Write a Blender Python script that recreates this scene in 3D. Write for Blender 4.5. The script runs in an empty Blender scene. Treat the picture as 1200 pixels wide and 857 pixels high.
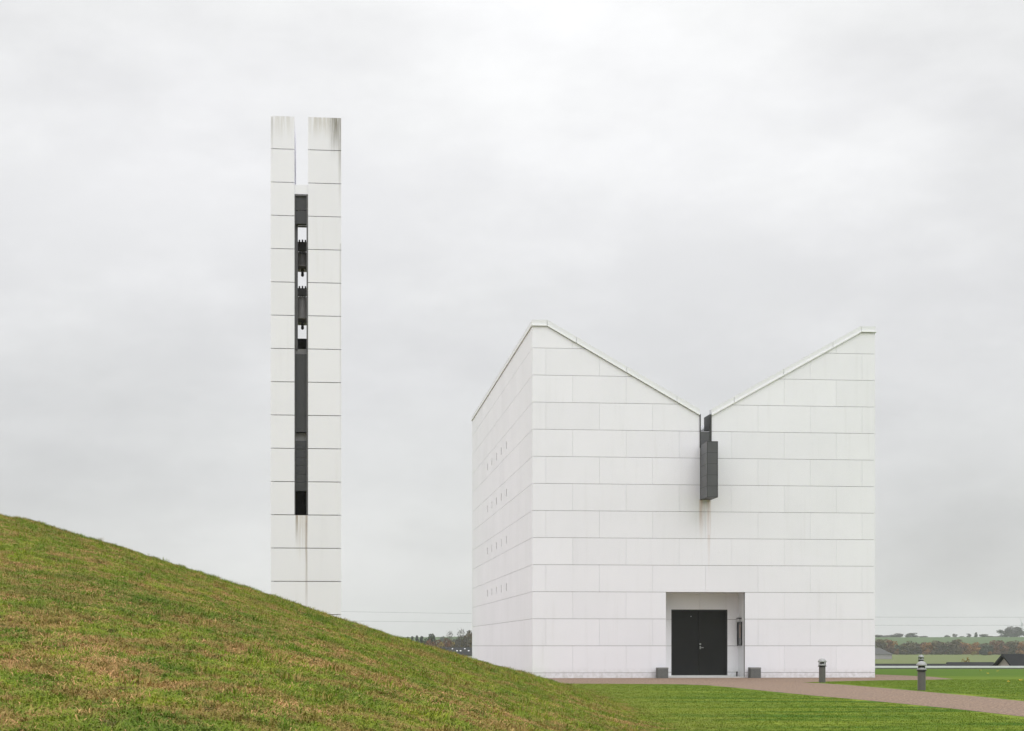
import bpy, bmesh, math, random
from mathutils import Vector, Matrix, noise
from mathutils.geometry import tessellate_polygon

random.seed(11)
SC = bpy.context.scene
COL = SC.collection
R = math.radians
F, CX, HY, EYE = 2028.0, 600.0, 757.0, 1.44      # focal length in px of a 1200 px wide frame, principal column, horizon row, eye height


def at(px, py, d):                                # point seen at pixel (px,py) of the photograph at distance d
    return Vector(((px - CX) / F * d, d, EYE - (py - HY) / F * d))


def gpt(px, py):                                  # the same on the level ground
    return at(px, py, EYE * F / (py - HY))


# ------------------------------------------------------------------ object helpers
def tag(o, label=None, cat=None, group=None, kind=None):
    if label: o['label'] = label
    if cat: o['category'] = cat
    if group: o['group'] = group
    if kind: o['kind'] = kind
    return o


def empty(name, loc=(0, 0, 0), rz=0.0):
    o = bpy.data.objects.new(name, None)
    o.empty_display_size = 0.2
    COL.objects.link(o)
    o.location = loc
    o.rotation_euler = (0, 0, rz)
    return o


def build(name, bm, mat, parent=None, smooth=False, loc=None, rz=None, recalc=True):
    me = bpy.data.meshes.new(name)
    if recalc: bmesh.ops.recalc_face_normals(bm, faces=bm.faces[:])
    bm.to_mesh(me)
    bm.free()
    if smooth:
        for p in me.polygons: p.use_smooth = True
    if mat: me.materials.append(mat)
    o = bpy.data.objects.new(name, me)
    COL.objects.link(o)
    if parent: o.parent = parent
    if loc is not None: o.location = loc
    if rz is not None: o.rotation_euler = (0, 0, rz)
    return o


def children(o):
    return [c for c in COL.objects if c.parent == o]


def copy_tree(o, parent=None):
    c = o.copy()
    COL.objects.link(c)
    c.parent = parent
    for ch in children(o):
        copy_tree(ch, c)
    return c


# ------------------------------------------------------------------ shape helpers
def box(bm, x0, x1, y0, y1, z0, z1, bev=0.0):
    m = Matrix.Translation(((x0 + x1) / 2, (y0 + y1) / 2, (z0 + z1) / 2)) @ Matrix.Diagonal((x1 - x0, y1 - y0, z1 - z0, 1))
    r = bmesh.ops.create_cube(bm, size=1, matrix=m)
    if bev > 0:
        es = list({e for v in r['verts'] for e in v.link_edges})
        bmesh.ops.bevel(bm, geom=es, offset=bev, segments=2, affect='EDGES', profile=0.6)


def prism(bm, poly, fn, d0, d1):                  # polygon (a,z) extruded from depth d0 to d1 through fn(a,z,d)
    n = len(poly)
    A = [bm.verts.new(fn(a, z, d0)) for a, z in poly]
    B = [bm.verts.new(fn(a, z, d1)) for a, z in poly]
    bm.faces.new(A)
    bm.faces.new(B[::-1])
    for i in range(n):
        j = (i + 1) % n
        bm.faces.new((A[i], B[i], B[j], A[j]))


def lathe(bm, prof, seg=24, cx=0, cy=0):
    rings = []
    for r, z in prof:
        rings.append([bm.verts.new((cx + r * math.cos(2 * math.pi * k / seg), cy + r * math.sin(2 * math.pi * k / seg), z)) for k in range(seg)])
    for a, b in zip(rings, rings[1:]):
        for k in range(seg):
            bm.faces.new((a[k], a[(k + 1) % seg], b[(k + 1) % seg], b[k]))
    bm.faces.new(rings[0][::-1])
    bm.faces.new(rings[-1])


def tube(bm, pts, r0, r1=None, seg=6):
    r1 = r0 if r1 is None else r1
    rings = []
    for i, p in enumerate(pts):
        p = Vector(p)
        t = (Vector(pts[min(i + 1, len(pts) - 1)]) - Vector(pts[max(i - 1, 0)])).normalized()
        a = t.cross(Vector((0.31, 0.17, 0.93)))
        if a.length < 1e-3: a = t.cross(Vector((1, 0, 0)))
        a.normalize()
        b = t.cross(a)
        r = r0 + (r1 - r0) * i / max(1, len(pts) - 1)
        rings.append([bm.verts.new(p + a * r * math.cos(2 * math.pi * k / seg) + b * r * math.sin(2 * math.pi * k / seg)) for k in range(seg)])
    for a, b in zip(rings, rings[1:]):
        for k in range(seg):
            bm.faces.new((a[k], a[(k + 1) % seg], b[(k + 1) % seg], b[k]))
    bm.faces.new(rings[0][::-1])
    bm.faces.new(rings[-1])


def clip_half(poly, a, b, c):                     # keep a*x+b*y<=c
    out = []
    n = len(poly)
    for i in range(n):
        p, q = poly[i], poly[(i + 1) % n]
        dp, dq = a * p[0] + b * p[1] - c, a * q[0] + b * q[1] - c
        if dp <= 1e-9: out.append(p)
        if (dp < -1e-9 and dq > 1e-9) or (dp > 1e-9 and dq < -1e-9):
            t = dp / (dp - dq)
            out.append((p[0] + t * (q[0] - p[0]), p[1] + t * (q[1] - p[1])))
    return out


def clip_convex(poly, conv):
    for i in range(len(conv)):                    # conv counter-clockwise
        p, q = conv[i], conv[(i + 1) % len(conv)]
        a, b = q[1] - p[1], -(q[0] - p[0])
        poly = clip_half(poly, a, b, a * p[0] + b * p[1])
        if len(poly) < 3: return []
    return poly


def rect_minus(r, h):                             # rectangle r=(x0,x1,z0,z1) minus hole h -> rectangles
    x0, x1, z0, z1 = r
    a0, a1, b0, b1 = h
    if a0 >= x1 or a1 <= x0 or b0 >= z1 or b1 <= z0: return [r]
    o = []
    if x0 < a0: o.append((x0, a0, z0, z1))
    if a1 < x1: o.append((a1, x1, z0, z1))
    m0, m1 = max(x0, a0), min(x1, a1)
    if z0 < b0: o.append((m0, m1, z0, b0))
    if b1 < z1: o.append((m0, m1, b1, z1))
    return o


# ------------------------------------------------------------------ materials
def new_mat(name):
    m = bpy.data.materials.new(name)
    m.use_nodes = True
    nt = m.node_tree
    return m, nt, nt.nodes['Principled BSDF']


def N(nt, t, **kw):
    n = nt.nodes.new(t)
    for k, v in kw.items():
        if k in n.inputs: n.inputs[k].default_value = v
        else: setattr(n, k, v)
    return n


def ramp(nt, stops, interp='LINEAR'):
    n = nt.nodes.new('ShaderNodeValToRGB')
    cr = n.color_ramp
    cr.interpolation = interp
    while len(cr.elements) < len(stops): cr.elements.new(0.5)
    for e, (p, c) in zip(cr.elements, stops):
        e.position = p
        e.color = (*c, 1) if len(c) == 3 else c
    return n


def mixc(nt, fac, a, b, blend='MIX'):
    n = nt.nodes.new('ShaderNodeMix')
    n.data_type = 'RGBA'
    n.blend_type = blend
    L = nt.links
    for sock, v in ((n.inputs[0], fac), (n.inputs[6], a), (n.inputs[7], b)):
        if hasattr(v, 'is_output'): L.new(v, sock)
        elif isinstance(v, (int, float)): sock.default_value = v
        else: sock.default_value = (*v, 1)
    return n.outputs[2]


def math_n(nt, op, a, b=None, clamp=False):
    n = nt.nodes.new('ShaderNodeMath')
    n.operation = op
    n.use_clamp = clamp
    for i, v in enumerate((a, b)):
        if v is None: continue
        if hasattr(v, 'is_output'): nt.links.new(v, n.inputs[i])
        else: n.inputs[i].default_value = v
    return n.outputs[0]


def maprange(nt, v, a, b, c=0.0, d=1.0):
    n = N(nt, 'ShaderNodeMapRange')
    n.interpolation_type = 'SMOOTHSTEP'
    nt.links.new(v, n.inputs[0])
    for i, x in enumerate((a, b, c, d)): n.inputs[i + 1].default_value = x
    return n.outputs[0]


def tex_noise(nt, vec, scale, detail=4.0, rough=0.55, sc=(1, 1, 1), loc=(0, 0, 0)):
    mp = N(nt, 'ShaderNodeMapping')
    mp.inputs['Scale'].default_value = sc
    mp.inputs['Location'].default_value = loc
    nt.links.new(vec, mp.inputs['Vector'])
    n = N(nt, 'ShaderNodeTexNoise', Scale=scale, Detail=detail, Roughness=rough)
    nt.links.new(mp.outputs[0], n.inputs['Vector'])
    return n.outputs['Fac']


def bump(nt, h, bsdf, strength=0.2, dist=0.01):
    b = N(nt, 'ShaderNodeBump', Strength=strength, Distance=dist)
    nt.links.new(h, b.inputs['Height'])
    nt.links.new(b.outputs[0], bsdf.inputs['Normal'])


def simple(name, col, rough=0.6, metal=0.0, var=0.15, scale=3.0, bmp=0.0, spec=None):
    m, nt, b = new_mat(name)
    tc = N(nt, 'ShaderNodeTexCoord')
    n = tex_noise(nt, tc.outputs['Object'], scale, 5)
    lo = tuple(c * (1 - var) for c in col)
    hi = tuple(min(1, c * (1 + var)) for c in col)
    nt.links.new(mixc(nt, n, lo, hi), b.inputs['Base Color'])
    b.inputs['Roughness'].default_value = rough
    b.inputs['Metallic'].default_value = metal
    if spec is not None: b.inputs['Specular IOR Level'].default_value = spec
    if bmp: bump(nt, n, b, bmp)
    return m


def panel_mat(name, base, stains):
    """white cast panels: slight tone from panel to panel, faint clouds, and the streaks listed in stains
    (x, half width, ztop, zbottom, colour, amount) in the wall's own coordinates"""
    m, nt, b = new_mat(name)
    L = nt.links
    tc = N(nt, 'ShaderNodeTexCoord')
    P = tc.outputs['Object']
    geo = N(nt, 'ShaderNodeNewGeometry')
    cloud = tex_noise(nt, P, 0.35, 6, 0.6)
    grain = tex_noise(nt, P, 6.0, 6, 0.65)
    wash = tex_noise(nt, P, 1.0, 5, 0.6, sc=(3.5, 3.5, 0.22))
    c = mixc(nt, geo.outputs['Random Per Island'], tuple(x * 0.978 for x in base), tuple(min(1, x * 1.016) for x in base))
    c = mixc(nt, maprange(nt, cloud, 0.35, 0.75, 0, 0.09), c, (0.50, 0.52, 0.53))
    c = mixc(nt, maprange(nt, wash, 0.52, 0.78, 0, 0.10), c, (0.45, 0.44, 0.40))
    c = mixc(nt, maprange(nt, grain, 0.55, 0.8, 0, 0.10), c, (0.48, 0.48, 0.47))
    sp = N(nt, 'ShaderNodeSeparateXYZ')
    L.new(P, sp.inputs[0])
    # thin grime line and algae near the ground
    c = mixc(nt, math_n(nt, 'MULTIPLY', maprange(nt, sp.outputs[2], 0.55, 0.0, 0, 0.45), maprange(nt, grain, 0.3, 0.7)), c, (0.36, 0.34, 0.30))
    for (sx, hw, zt, zb, colr, amt) in stains:
        streak = tex_noise(nt, P, 1.0, 6, 0.7, sc=(5.0 / max(hw, 0.05), 1.0, 0.5), loc=(sx * 3, 0, zt))
        dx = math_n(nt, 'ABSOLUTE', math_n(nt, 'SUBTRACT', sp.outputs[0], sx))
        fx = maprange(nt, dx, hw, hw * 0.25)
        fz = maprange(nt, sp.outputs[2], zb, zt)
        top = maprange(nt, sp.outputs[2], zt + 0.02, zt)
        f = math_n(nt, 'MULTIPLY', math_n(nt, 'MULTIPLY', fx, math_n(nt, 'POWER', fz, 1.0)), math_n(nt, 'MULTIPLY', maprange(nt, streak, 0.34, 0.58), amt))
        f = math_n(nt, 'MULTIPLY', f, top)
        c = mixc(nt, f, c, colr)
    L.new(c, b.inputs['Base Color'])
    b.inputs['Roughness'].default_value = 0.62
    bump(nt, grain, b, 0.12, 0.01)
    return m


RUST = (0.42, 0.20, 0.07)
GRIME = (0.13, 0.11, 0.07)
M = {}
M['panel'] = panel_mat('white_concrete_panel', (0.875, 0.876, 0.930), [
    (7.60, 0.13, 7.98, 5.9, RUST, 0.6), (7.95, 0.12, 7.98, 5.2, RUST, 0.5), (7.78, 0.36, 8.0, 6.2, (0.52, 0.46, 0.38), 0.35), (7.95, 0.06, 6.4, 4.2, RUST, 0.22)])
M['tower'] = panel_mat('weathered_tower_panel', (0.860, 0.858, 0.915), [
    (0.42, 0.50, 20.56, 19.5, (0.42, 0.38, 0.30), 0.35), (1.80, 0.62, 20.56, 19.6, (0.36, 0.31, 0.20), 0.45), (2.30, 0.26, 20.56, 18.9, (0.13, 0.11, 0.06), 0.85), (2.48, 0.07, 20.56, 16.8, GRIME, 0.75),
    (0.05, 0.05, 20.5, 18.8, GRIME, 0.45),
    (0.93, 0.07, 6.16, 4.9, (0.15, 0.09, 0.03), 0.85), (1.28, 0.06, 6.16, 1.4, (0.20, 0.115, 0.045), 0.85), (1.10, 0.26, 6.16, 4.2, (0.42, 0.35, 0.25), 0.45),
    (2.50, 0.04, 16.0, 6.0, GRIME, 0.35)])
M['backing'] = simple('joint_mortar', (0.22, 0.215, 0.205), 0.9)
M['tower_joint'] = simple('tower_joint', (0.10, 0.085, 0.06), 0.9)
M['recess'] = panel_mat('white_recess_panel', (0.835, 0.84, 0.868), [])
M['cap'] = simple('light_grey_metal_flashing', (0.78, 0.79, 0.81), 0.42, 0.0, 0.03, 1.5)
M['cap_lip'] = simple('white_metal_drip_edge', (0.86, 0.87, 0.875), 0.35, 0.0, 0.02)
M['roof'] = simple('grey_roof_sheet', (0.32, 0.33, 0.34), 0.5, 0.2)
M['zinc'] = simple('dark_zinc', (0.095, 0.098, 0.102), 0.42, 0.35, 0.22, 2.2, 0.05)
M['zinc_dark'] = simple('zinc_in_the_dark_seams', (0.045, 0.046, 0.048), 0.5, 0.3, 0.2)
M['door'] = simple('black_painted_door', (0.011, 0.0118, 0.0122), 0.5, 0.0, 0.35, 1.3, 0.03, spec=0.22)
M['steel'] = simple('brushed_steel', (0.36, 0.37, 0.38), 0.3, 1.0, 0.05)
M['dark_steel'] = simple('dark_steel', (0.05, 0.05, 0.053), 0.45, 0.5, 0.1)
M['slot'] = simple('slot_glass', (0.05, 0.055, 0.06), 0.25, 0, 0.1)
M['block'] = simple('grey_concrete_block', (0.135, 0.14, 0.137), 0.85, 0, 0.3, 9.0, 0.3)
M['block_rim'] = simple('pale_block_rim', (0.21, 0.215, 0.21), 0.8, 0, 0.2, 9.0)  # cube rim, paler than the body
M['paper'] = simple('faded_paper', (0.42, 0.33, 0.28), 0.8, 0, 0.3, 7.0)
M['glass'] = simple('case_glass', (0.30, 0.31, 0.32), 0.12, 0, 0.1)
M['sill'] = simple('pale_threshold_stone', (0.60, 0.60, 0.59), 0.7, 0, 0.1)
M['bronze'] = simple('dark_bell_bronze', (0.30, 0.295, 0.29), 0.5, 0.3, 0.25, 4.0)
M['iron'] = simple('dark_bell_iron', (0.11, 0.11, 0.113), 0.5, 0.3, 0.2)
M['shaft'] = simple('dark_shaft_cladding', (0.042, 0.044, 0.047), 0.5, 0.1, 0.15, 2.0)
M['black'] = simple('black_opening', (0.003, 0.003, 0.003), 0.9, 0, 0.1, spec=0.05)
M['landing'] = simple('grey_landing', (0.26, 0.26, 0.26), 0.8, 0, 0.15)
M['bollard'] = simple('grey_bollard_paint', (0.125, 0.118, 0.112), 0.5, 0.2, 0.18, 7.0, 0.05)
M['bollard_cap'] = simple('pale_bollard_cap', (0.34, 0.345, 0.345), 0.45, 0.2, 0.15, 6.0)
M['bollard_dark'] = simple('dark_lamp_louvre', (0.025, 0.025, 0.027), 0.4, 0.3, 0.1)
M['lens'] = simple('lamp_lens', (0.55, 0.56, 0.55), 0.25, 0, 0.1)
M['kerb_wall'] = simple('white_painted_low_wall', (0.72, 0.73, 0.75), 0.6, 0, 0.06)
M['leaf_yellow'] = simple('yellow_fallen_leaf', (0.62, 0.42, 0.03), 0.7, 0, 0.2)
M['tile_dark'] = simple('black_roof_tile', (0.018, 0.019, 0.021), 0.75, 0, 0.25, 2.0, spec=0.2)
M['tile_grey'] = simple('grey_thatch_roof', (0.070, 0.070, 0.070), 0.85, 0, 0.25, 1.2)
M['wall_pale'] = simple('pale_rendered_wall', (0.30, 0.285, 0.295), 0.8, 0, 0.08)
M['wall_pink'] = simple('pinkish_grey_gable', (0.36, 0.31, 0.30), 0.8, 0, 0.08)
M['skylight'] = simple('white_roof_window', (0.80, 0.82, 0.84), 0.3, 0, 0.03)
M['shed'] = simple('dark_shed_wall', (0.05, 0.05, 0.055), 0.8, 0, 0.15)
M['bark'] = simple('grey_bark', (0.075, 0.065, 0.055), 0.9, 0, 0.2)
M['turbine'] = simple('turbine_grey', (0.50, 0.52, 0.54), 0.5)
M['cable'] = simple('power_cable', (0.30, 0.30, 0.31), 0.5)
M['pole'] = simple('wooden_pole', (0.12, 0.10, 0.08), 0.9)


def leaf_mat(name, col, col2):
    m, nt, b = new_mat(name)
    geo = N(nt, 'ShaderNodeNewGeometry')
    c = mixc(nt, geo.outputs['Random Per Island'], col, col2)
    nt.links.new(c, b.inputs['Base Color'])
    b.inputs['Roughness'].default_value = 0.8
    b.inputs['Specular IOR Level'].default_value = 0.2
    return m


FOL = {
    'dark green': leaf_mat('dark_green_foliage', (0.022, 0.032, 0.018), (0.05, 0.065, 0.032)),
    'olive brown': leaf_mat('olive_brown_foliage', (0.040, 0.036, 0.016), (0.125, 0.092, 0.040)),
    'rust brown': leaf_mat('rust_brown_foliage', (0.060, 0.032, 0.016), (0.19, 0.085, 0.036)),
    'orange': leaf_mat('orange_foliage', (0.14, 0.065, 0.018), (0.34, 0.16, 0.035)),
    'yellow': leaf_mat('yellow_foliage', (0.16, 0.115, 0.025), (0.34, 0.25, 0.06)),
    'grey': leaf_mat('bare_grey_twigs', (0.060, 0.056, 0.052), (0.12, 0.112, 0.10)),
    'conifer': leaf_mat('blue_green_conifer', (0.016, 0.026, 0.020), (0.035, 0.05, 0.038)),
}


def grass_color(nt, lawn):
    """colour of turf from world position: green with straw thatch on the mound, mown stripes on the lawn"""
    geo = N(nt, 'ShaderNodeNewGeometry')
    P = geo.outputs['Position']
    big = tex_noise(nt, P, 0.22, 4, 0.55)
    mid = tex_noise(nt, P, 1.1 if lawn else 1.7, 6, 0.65, sc=(1, 0.7, 1), loc=(5, 3, 0))
    fine = tex_noise(nt, P, 7.0, 5, 0.65)
    if lawn:
        mow = tex_noise(nt, P, 1.0, 6, 0.62, sc=(0.13, 0.75, 0.0), loc=(3, 7, 0))
        spl = N(nt, 'ShaderNodeSeparateXYZ')
        nt.links.new(P, spl.inputs[0])
        mf = math_n(nt, 'ADD', math_n(nt, 'MULTIPLY', maprange(nt, mow, 0.40, 0.60), maprange(nt, spl.outputs[1], 50, 66, 1.0, 0.3)), maprange(nt, spl.outputs[1], 50, 66, 0.0, 0.35))
        c = mixc(nt, mf, (0.060, 0.140, 0.006), (0.205, 0.258, 0.024))
        c = mixc(nt, maprange(nt, mid, 0.5, 0.75, 0, 0.5), c, (0.190, 0.205, 0.040))
        c = mixc(nt, maprange(nt, fine, 0.40, 0.7, 0, 0.25), c, (0.055, 0.115, 0.008))
        sp = N(nt, 'ShaderNodeSeparateXYZ')
        nt.links.new(P, sp.inputs[0])
        c = mixc(nt, maprange(nt, sp.outputs[1], 76, 86, 0, 0.7), c, (0.062, 0.132, 0.010))
        # the strip at the mound's foot is yellower, like the mound itself
        c = mixc(nt, math_n(nt, 'MULTIPLY', maprange(nt, sp.outputs[0], 6.0, 2.6), maprange(nt, mid, 0.35, 0.6, 0.2, 0.8)), c, (0.190, 0.205, 0.030))
        return c, fine, None
    st = tex_noise(nt, P, 1.0, 6, 0.62, sc=(2.9, 2.9, 2.4), loc=(1.7, 9.2, 0))
    st_big = tex_noise(nt, P, 1.0, 4, 0.6, sc=(0.75, 0.8, 1.0), loc=(6.7, 1.2, 0))
    st = math_n(nt, 'ADD', math_n(nt, 'MULTIPLY', st, 0.56), math_n(nt, 'MULTIPLY', st_big, 0.44))
    straw = math_n(nt, 'MULTIPLY', maprange(nt, st, 0.505, 0.535), maprange(nt, big, 0.30, 0.55, 0.6, 1.0))
    g = mixc(nt, maprange(nt, mid, 0.34, 0.66), (0.125, 0.270, 0.012), (0.410, 0.465, 0.036))
    g = mixc(nt, maprange(nt, big, 0.50, 0.36, 0, 0.55), g, (0.070, 0.190, 0.010))
    g = mixc(nt, maprange(nt, fine, 0.42, 0.72, 0, 0.6), g, (0.040, 0.085, 0.008))
    s = mixc(nt, maprange(nt, fine, 0.35, 0.65), (0.27, 0.130, 0.048), (0.66, 0.38, 0.17))
    c = mixc(nt, math_n(nt, 'MULTIPLY', straw, 0.85), g, s)
    clod = tex_noise(nt, P, 1.0, 5, 0.65, sc=(4.6, 2.4, 3.0), loc=(13.0, 2.2, 4))
    c = mixc(nt, math_n(nt, 'MULTIPLY', maprange(nt, clod, 0.60, 0.66), 0.8), c, (0.060, 0.035, 0.018))
    return c, fine, straw


def turf(name, lawn):
    m, nt, b = new_mat(name)
    c, fine, straw = grass_color(nt, lawn)
    if not lawn:
        c = mixc(nt, 0.25, c, (0.06, 0.05, 0.018))   # earth and thatch between the blades
    nt.links.new(c, b.inputs['Base Color'])
    b.inputs['Roughness'].default_value = 0.9
    b.inputs['Specular IOR Level'].default_value = 0.15
    bump(nt, fine, b, 0.8, 0.06)
    return m


def blade(name, lawn, straw_only=False):
    m, nt, b = new_mat(name)
    oi = N(nt, 'ShaderNodeObjectInfo')
    geo = N(nt, 'ShaderNodeNewGeometry')
    c, fine, straw = grass_color(nt, lawn)
    if straw_only:
        c = mixc(nt, geo.outputs['Random Per Island'], (0.16, 0.076, 0.026), (0.70, 0.42, 0.19))
    else:
        rr = ramp(nt, [(0.0, (0.035, 0.085, 0.008)), (0.35, (0.085, 0.160, 0.012)), (0.62, (0.17, 0.22, 0.024)), (0.82, (0.28, 0.29, 0.06)), (0.93, (0.34, 0.26, 0.12)), (1.0, (0.22, 0.11, 0.05))] if not lawn else
                  [(0.0, (0.050, 0.115, 0.007)), (0.5, (0.105, 0.180, 0.013)), (1.0, (0.20, 0.24, 0.03))])
        nt.links.new(geo.outputs['Random Per Island'], rr.inputs[0])
        c = mixc(nt, 0.38, c, rr.outputs[0])
        c = mixc(nt, math_n(nt, 'MULTIPLY', oi.outputs['Random'], 0.30 if not lawn else 0.15), c, (0.060, 0.120, 0.010))
    nt.links.new(c, b.inputs['Base Color'])
    b.inputs['Roughness'].default_value = 0.75
    b.inputs['Specular IOR Level'].default_value = 0.12
    return m


M['mound'] = turf('mound_turf', False)
M['blade'] = blade('mound_grass_blade', False)
M['straw'] = blade('dry_straw_blade', False, True)
M['lawn_blade'] = blade('lawn_grass_blade', True)

# land: lawn close by, meadow and hill field beyond, from world position only
m, nt, b = new_mat('ground_turf')
c_lawn, fine, _ = grass_color(nt, True)
geo = N(nt, 'ShaderNodeNewGeometry')
sp = N(nt, 'ShaderNodeSeparateXYZ')
nt.links.new(geo.outputs['Position'], sp.inputs[0])
fld = tex_noise(nt, geo.outputs['Position'], 1.0, 4, 0.5, sc=(0.004, 0.03, 0.0))
meadow = mixc(nt, fld, (0.110, 0.142, 0.040), (0.145, 0.168, 0.054))
hill = mixc(nt, fld, (0.055, 0.100, 0.030), (0.072, 0.118, 0.036))
c = mixc(nt, maprange(nt, sp.outputs[1], 111, 113), c_lawn, meadow)
c = mixc(nt, maprange(nt, sp.outputs[1], 960, 980), c, hill)
bounce_gravel = math_n(nt, 'MULTIPLY', maprange(nt, sp.outputs[0], 0.6, 0.2), maprange(nt, sp.outputs[1], 108, 107))  # unseen gravel tone, added left and behind the camera to neutralise green bounce
bounce_gravel = math_n(nt, 'MAXIMUM', bounce_gravel, maprange(nt, sp.outputs[1], 4.0, 3.0))
c = mixc(nt, bounce_gravel, c, mixc(nt, fine, (0.27, 0.21, 0.17), (0.36, 0.29, 0.24)))
nt.links.new(c, b.inputs['Base Color'])
b.inputs['Roughness'].default_value = 0.95
b.inputs['Specular IOR Level'].default_value = 0.1
bump(nt, fine, b, 0.2, 0.03)
M['ground'] = m

# gravel
m, nt, b = new_mat('pinkish_gravel')
geo = N(nt, 'ShaderNodeNewGeometry')
P = geo.outputs['Position']
vor = N(nt, 'ShaderNodeTexVoronoi', Scale=28.0)
nt.links.new(P, vor.inputs['Vector'])
bw = N(nt, 'ShaderNodeRGBToBW')
nt.links.new(vor.outputs['Color'], bw.inputs[0])
pat = tex_noise(nt, P, 0.7, 5, 0.6)
c = mixc(nt, bw.outputs[0], (0.080, 0.047, 0.030), (0.33, 0.218, 0.148))
c = mixc(nt, maprange(nt, pat, 0.4, 0.7, 0, 0.4), c, (0.17, 0.122, 0.096))
gr2 = tex_noise(nt, P, 15.0, 4, 0.8, sc=(1.0, 0.40, 1.0))
c = mixc(nt, maprange(nt, gr2, 0.44, 0.62, 0.0, 0.6), c, (0.40, 0.285, 0.205))
c = mixc(nt, maprange(nt, gr2, 0.48, 0.36, 0.0, 0.55), c, (0.065, 0.040, 0.028))
nt.links.new(c, b.inputs['Base Color'])
b.inputs['Roughness'].default_value = 0.9
bump(nt, vor.outputs['Distance'], b, 0.7, 0.02)
M['gravel'] = m


# ------------------------------------------------------------------ land
def sstep(a, b_, x):
    t = max(0.0, min(1.0, (x - a) / (b_ - a)))
    return t * t * (3 - 2 * t)


def land_z(x, y):
    if y < 112: return 0.0
    z = -5.0 * sstep(112, 150, y)
    z += 1.9 * sstep(760, 900, y)
    z += (12.3 + 1.2 * math.sin(x * 0.006 + 1.0) + 0.7 * math.sin(x * 0.017)) * sstep(930, 1540, y)
    z -= 10.0 * sstep(1620, 2300, y)
    return z


ys = [-60, -30, 0, 20, 30, 40, 50, 60, 70, 80, 90, 100, 108, 112] + [112 + 4 * k for k in range(1, 11)] + \
     [170, 200, 260, 340, 450, 560, 680, 760] + [760 + 14 * k for k in range(1, 11)] + [930 + 30 * k for k in range(0, 24)] + [1700, 1800, 1950, 2100, 2300, 2600, 2950]
xs = [-2900, -2300, -1800] + [-1500 + 50 * k for k in range(61)] + [1800, 2300, 2900]
bm = bmesh.new()
G = [[bm.verts.new((x, y, land_z(x, y))) for x in xs] for y in ys]
for j in range(len(ys) - 1):
    for i in range(len(xs) - 1):
        bm.faces.new((G[j][i], G[j][i + 1], G[j + 1][i + 1], G[j + 1][i]))
tag(build('ground', bm, M['ground'], smooth=True), 'mown green lawn running out to meadow and hill', kind='structure')


def smin(a, b_, k):
    h = max(0.0, k - abs(a - b_)) / k
    return min(a, b_) - h * h * k * 0.25


def mound_raw(x, y):
    t = 2.95 + 0.1 * math.sin(y * 0.21) - x
    right = 0.3369 * t * t / (t + 1.1338) - 0.0005 * t * t if t > 0 else 0.1 * t
    front = 0.125 * (y - 2.5)
    u = 63.86 - 0.5345 * x - y
    far = 0.2414 * u * u / (u + 2.115) if u > 0 else 0.1 * u
    z = smin(right, front, 1.0)
    z = smin(z, far, 1.2)
    top = 11.0 - 0.02 * abs(x + 35)
    z -= 0.09 * math.exp(-((x + 3.6) / 2.2) ** 2 - ((y - 52) / 9) ** 2)
    return smin(z, top, 2.0) - 0.02


def mound_z(x, y):
    z = mound_raw(x, y)
    w = max(0.0, min(1.0, z / 0.5))
    z += w * (0.05 * noise.noise(Vector((x * 0.55, y * 0.5, 3.1))) + 0.06 * noise.noise(Vector((x * 1.6, y * 1.4, 7.7))) + 0.03 * noise.noise(Vector((x * 4.1, y * 3.6, 1.2))))
    if z < 0.0: z *= 0.5
    return z - 0.012


def frange(a, b_, s):
    n = int(round((b_ - a) / s))
    return [a + (b_ - a) * k / n for k in range(n + 1)]


def mound_mesh(fine_only, name, cond=None):
    ys_ = frange(9.0, 70.0, 0.25) if fine_only else frange(-6, 8.75, 0.75) + frange(9.0, 70.0, 0.25) + frange(70.75, 92, 1.0)
    xs_ = frange(-21, 5, 0.25) if fine_only else frange(-75, -22, 2.0) + frange(-21, 5, 0.25)
    me = bpy.data.meshes.new(name)
    vs = [(x, y, mound_z(x, y)) for y in ys_ for x in xs_]
    w = len(xs_)
    fs = []
    for j in range(len(ys_) - 1):
        for i in range(w - 1):
            q = (j * w + i, j * w + i + 1, (j + 1) * w + i + 1, (j + 1) * w + i)
            if max(vs[k][2] for k in q) < -0.05: continue
            if cond and not cond(*vs[q[0]]): continue
            fs.append(q)
    me.from_pydata(vs, [], fs)
    me.update()
    for p in me.polygons: p.use_smooth = True
    return me


me = mound_mesh(False, 'grass_mound')
me.materials.append(M['mound'])
o = bpy.data.objects.new('hill', me)
COL.objects.link(o)
tag(o, 'long grassy bank with dry brown thatch in the left foreground', kind='structure')

# ------------------------------------------------------------------ gravel path
low = [(620, 801.0), (660, 801.4), (720, 801.6), (790, 802.0), (830, 803.3), (870, 807.0), (905, 810.8), (940, 814.2), (1000, 819.6), (1060, 825.2), (1120, 831.2), (1200, 840.2), (1320, 855)]
upp = [(1320, 834), (1200, 822.2), (1140, 816.0), (1080, 810.6), (1030, 806.2), (990, 802.8), (960, 800.9), (940, 800.1), (965, 799.0), (1000, 798.2), (1040, 797.5), (1080, 797.0),
       (1118, 796.1), (1092, 793.4), (1062, 791.9), (1036, 790.9), (1020, 790.6), (1000, 791.8), (800, 793.6), (640, 794.2)]


def ragged(px, amp, step=0.5):
    pts = [gpt(*p) for p in px]
    out = []
    for a, b_ in zip(pts, pts[1:]):
        n = max(1, int((b_ - a).length / step))
        for k in range(n):
            p = a.lerp(b_, k / n)
            t = noise.noise(Vector((p.x * 0.9, p.y * 0.9, 0.3))) * amp + noise.noise(Vector((p.x * 3, p.y * 3, 5))) * amp * 0.5
            p.y += t
            out.append(p)
    out.append(pts[-1])
    return out


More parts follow.
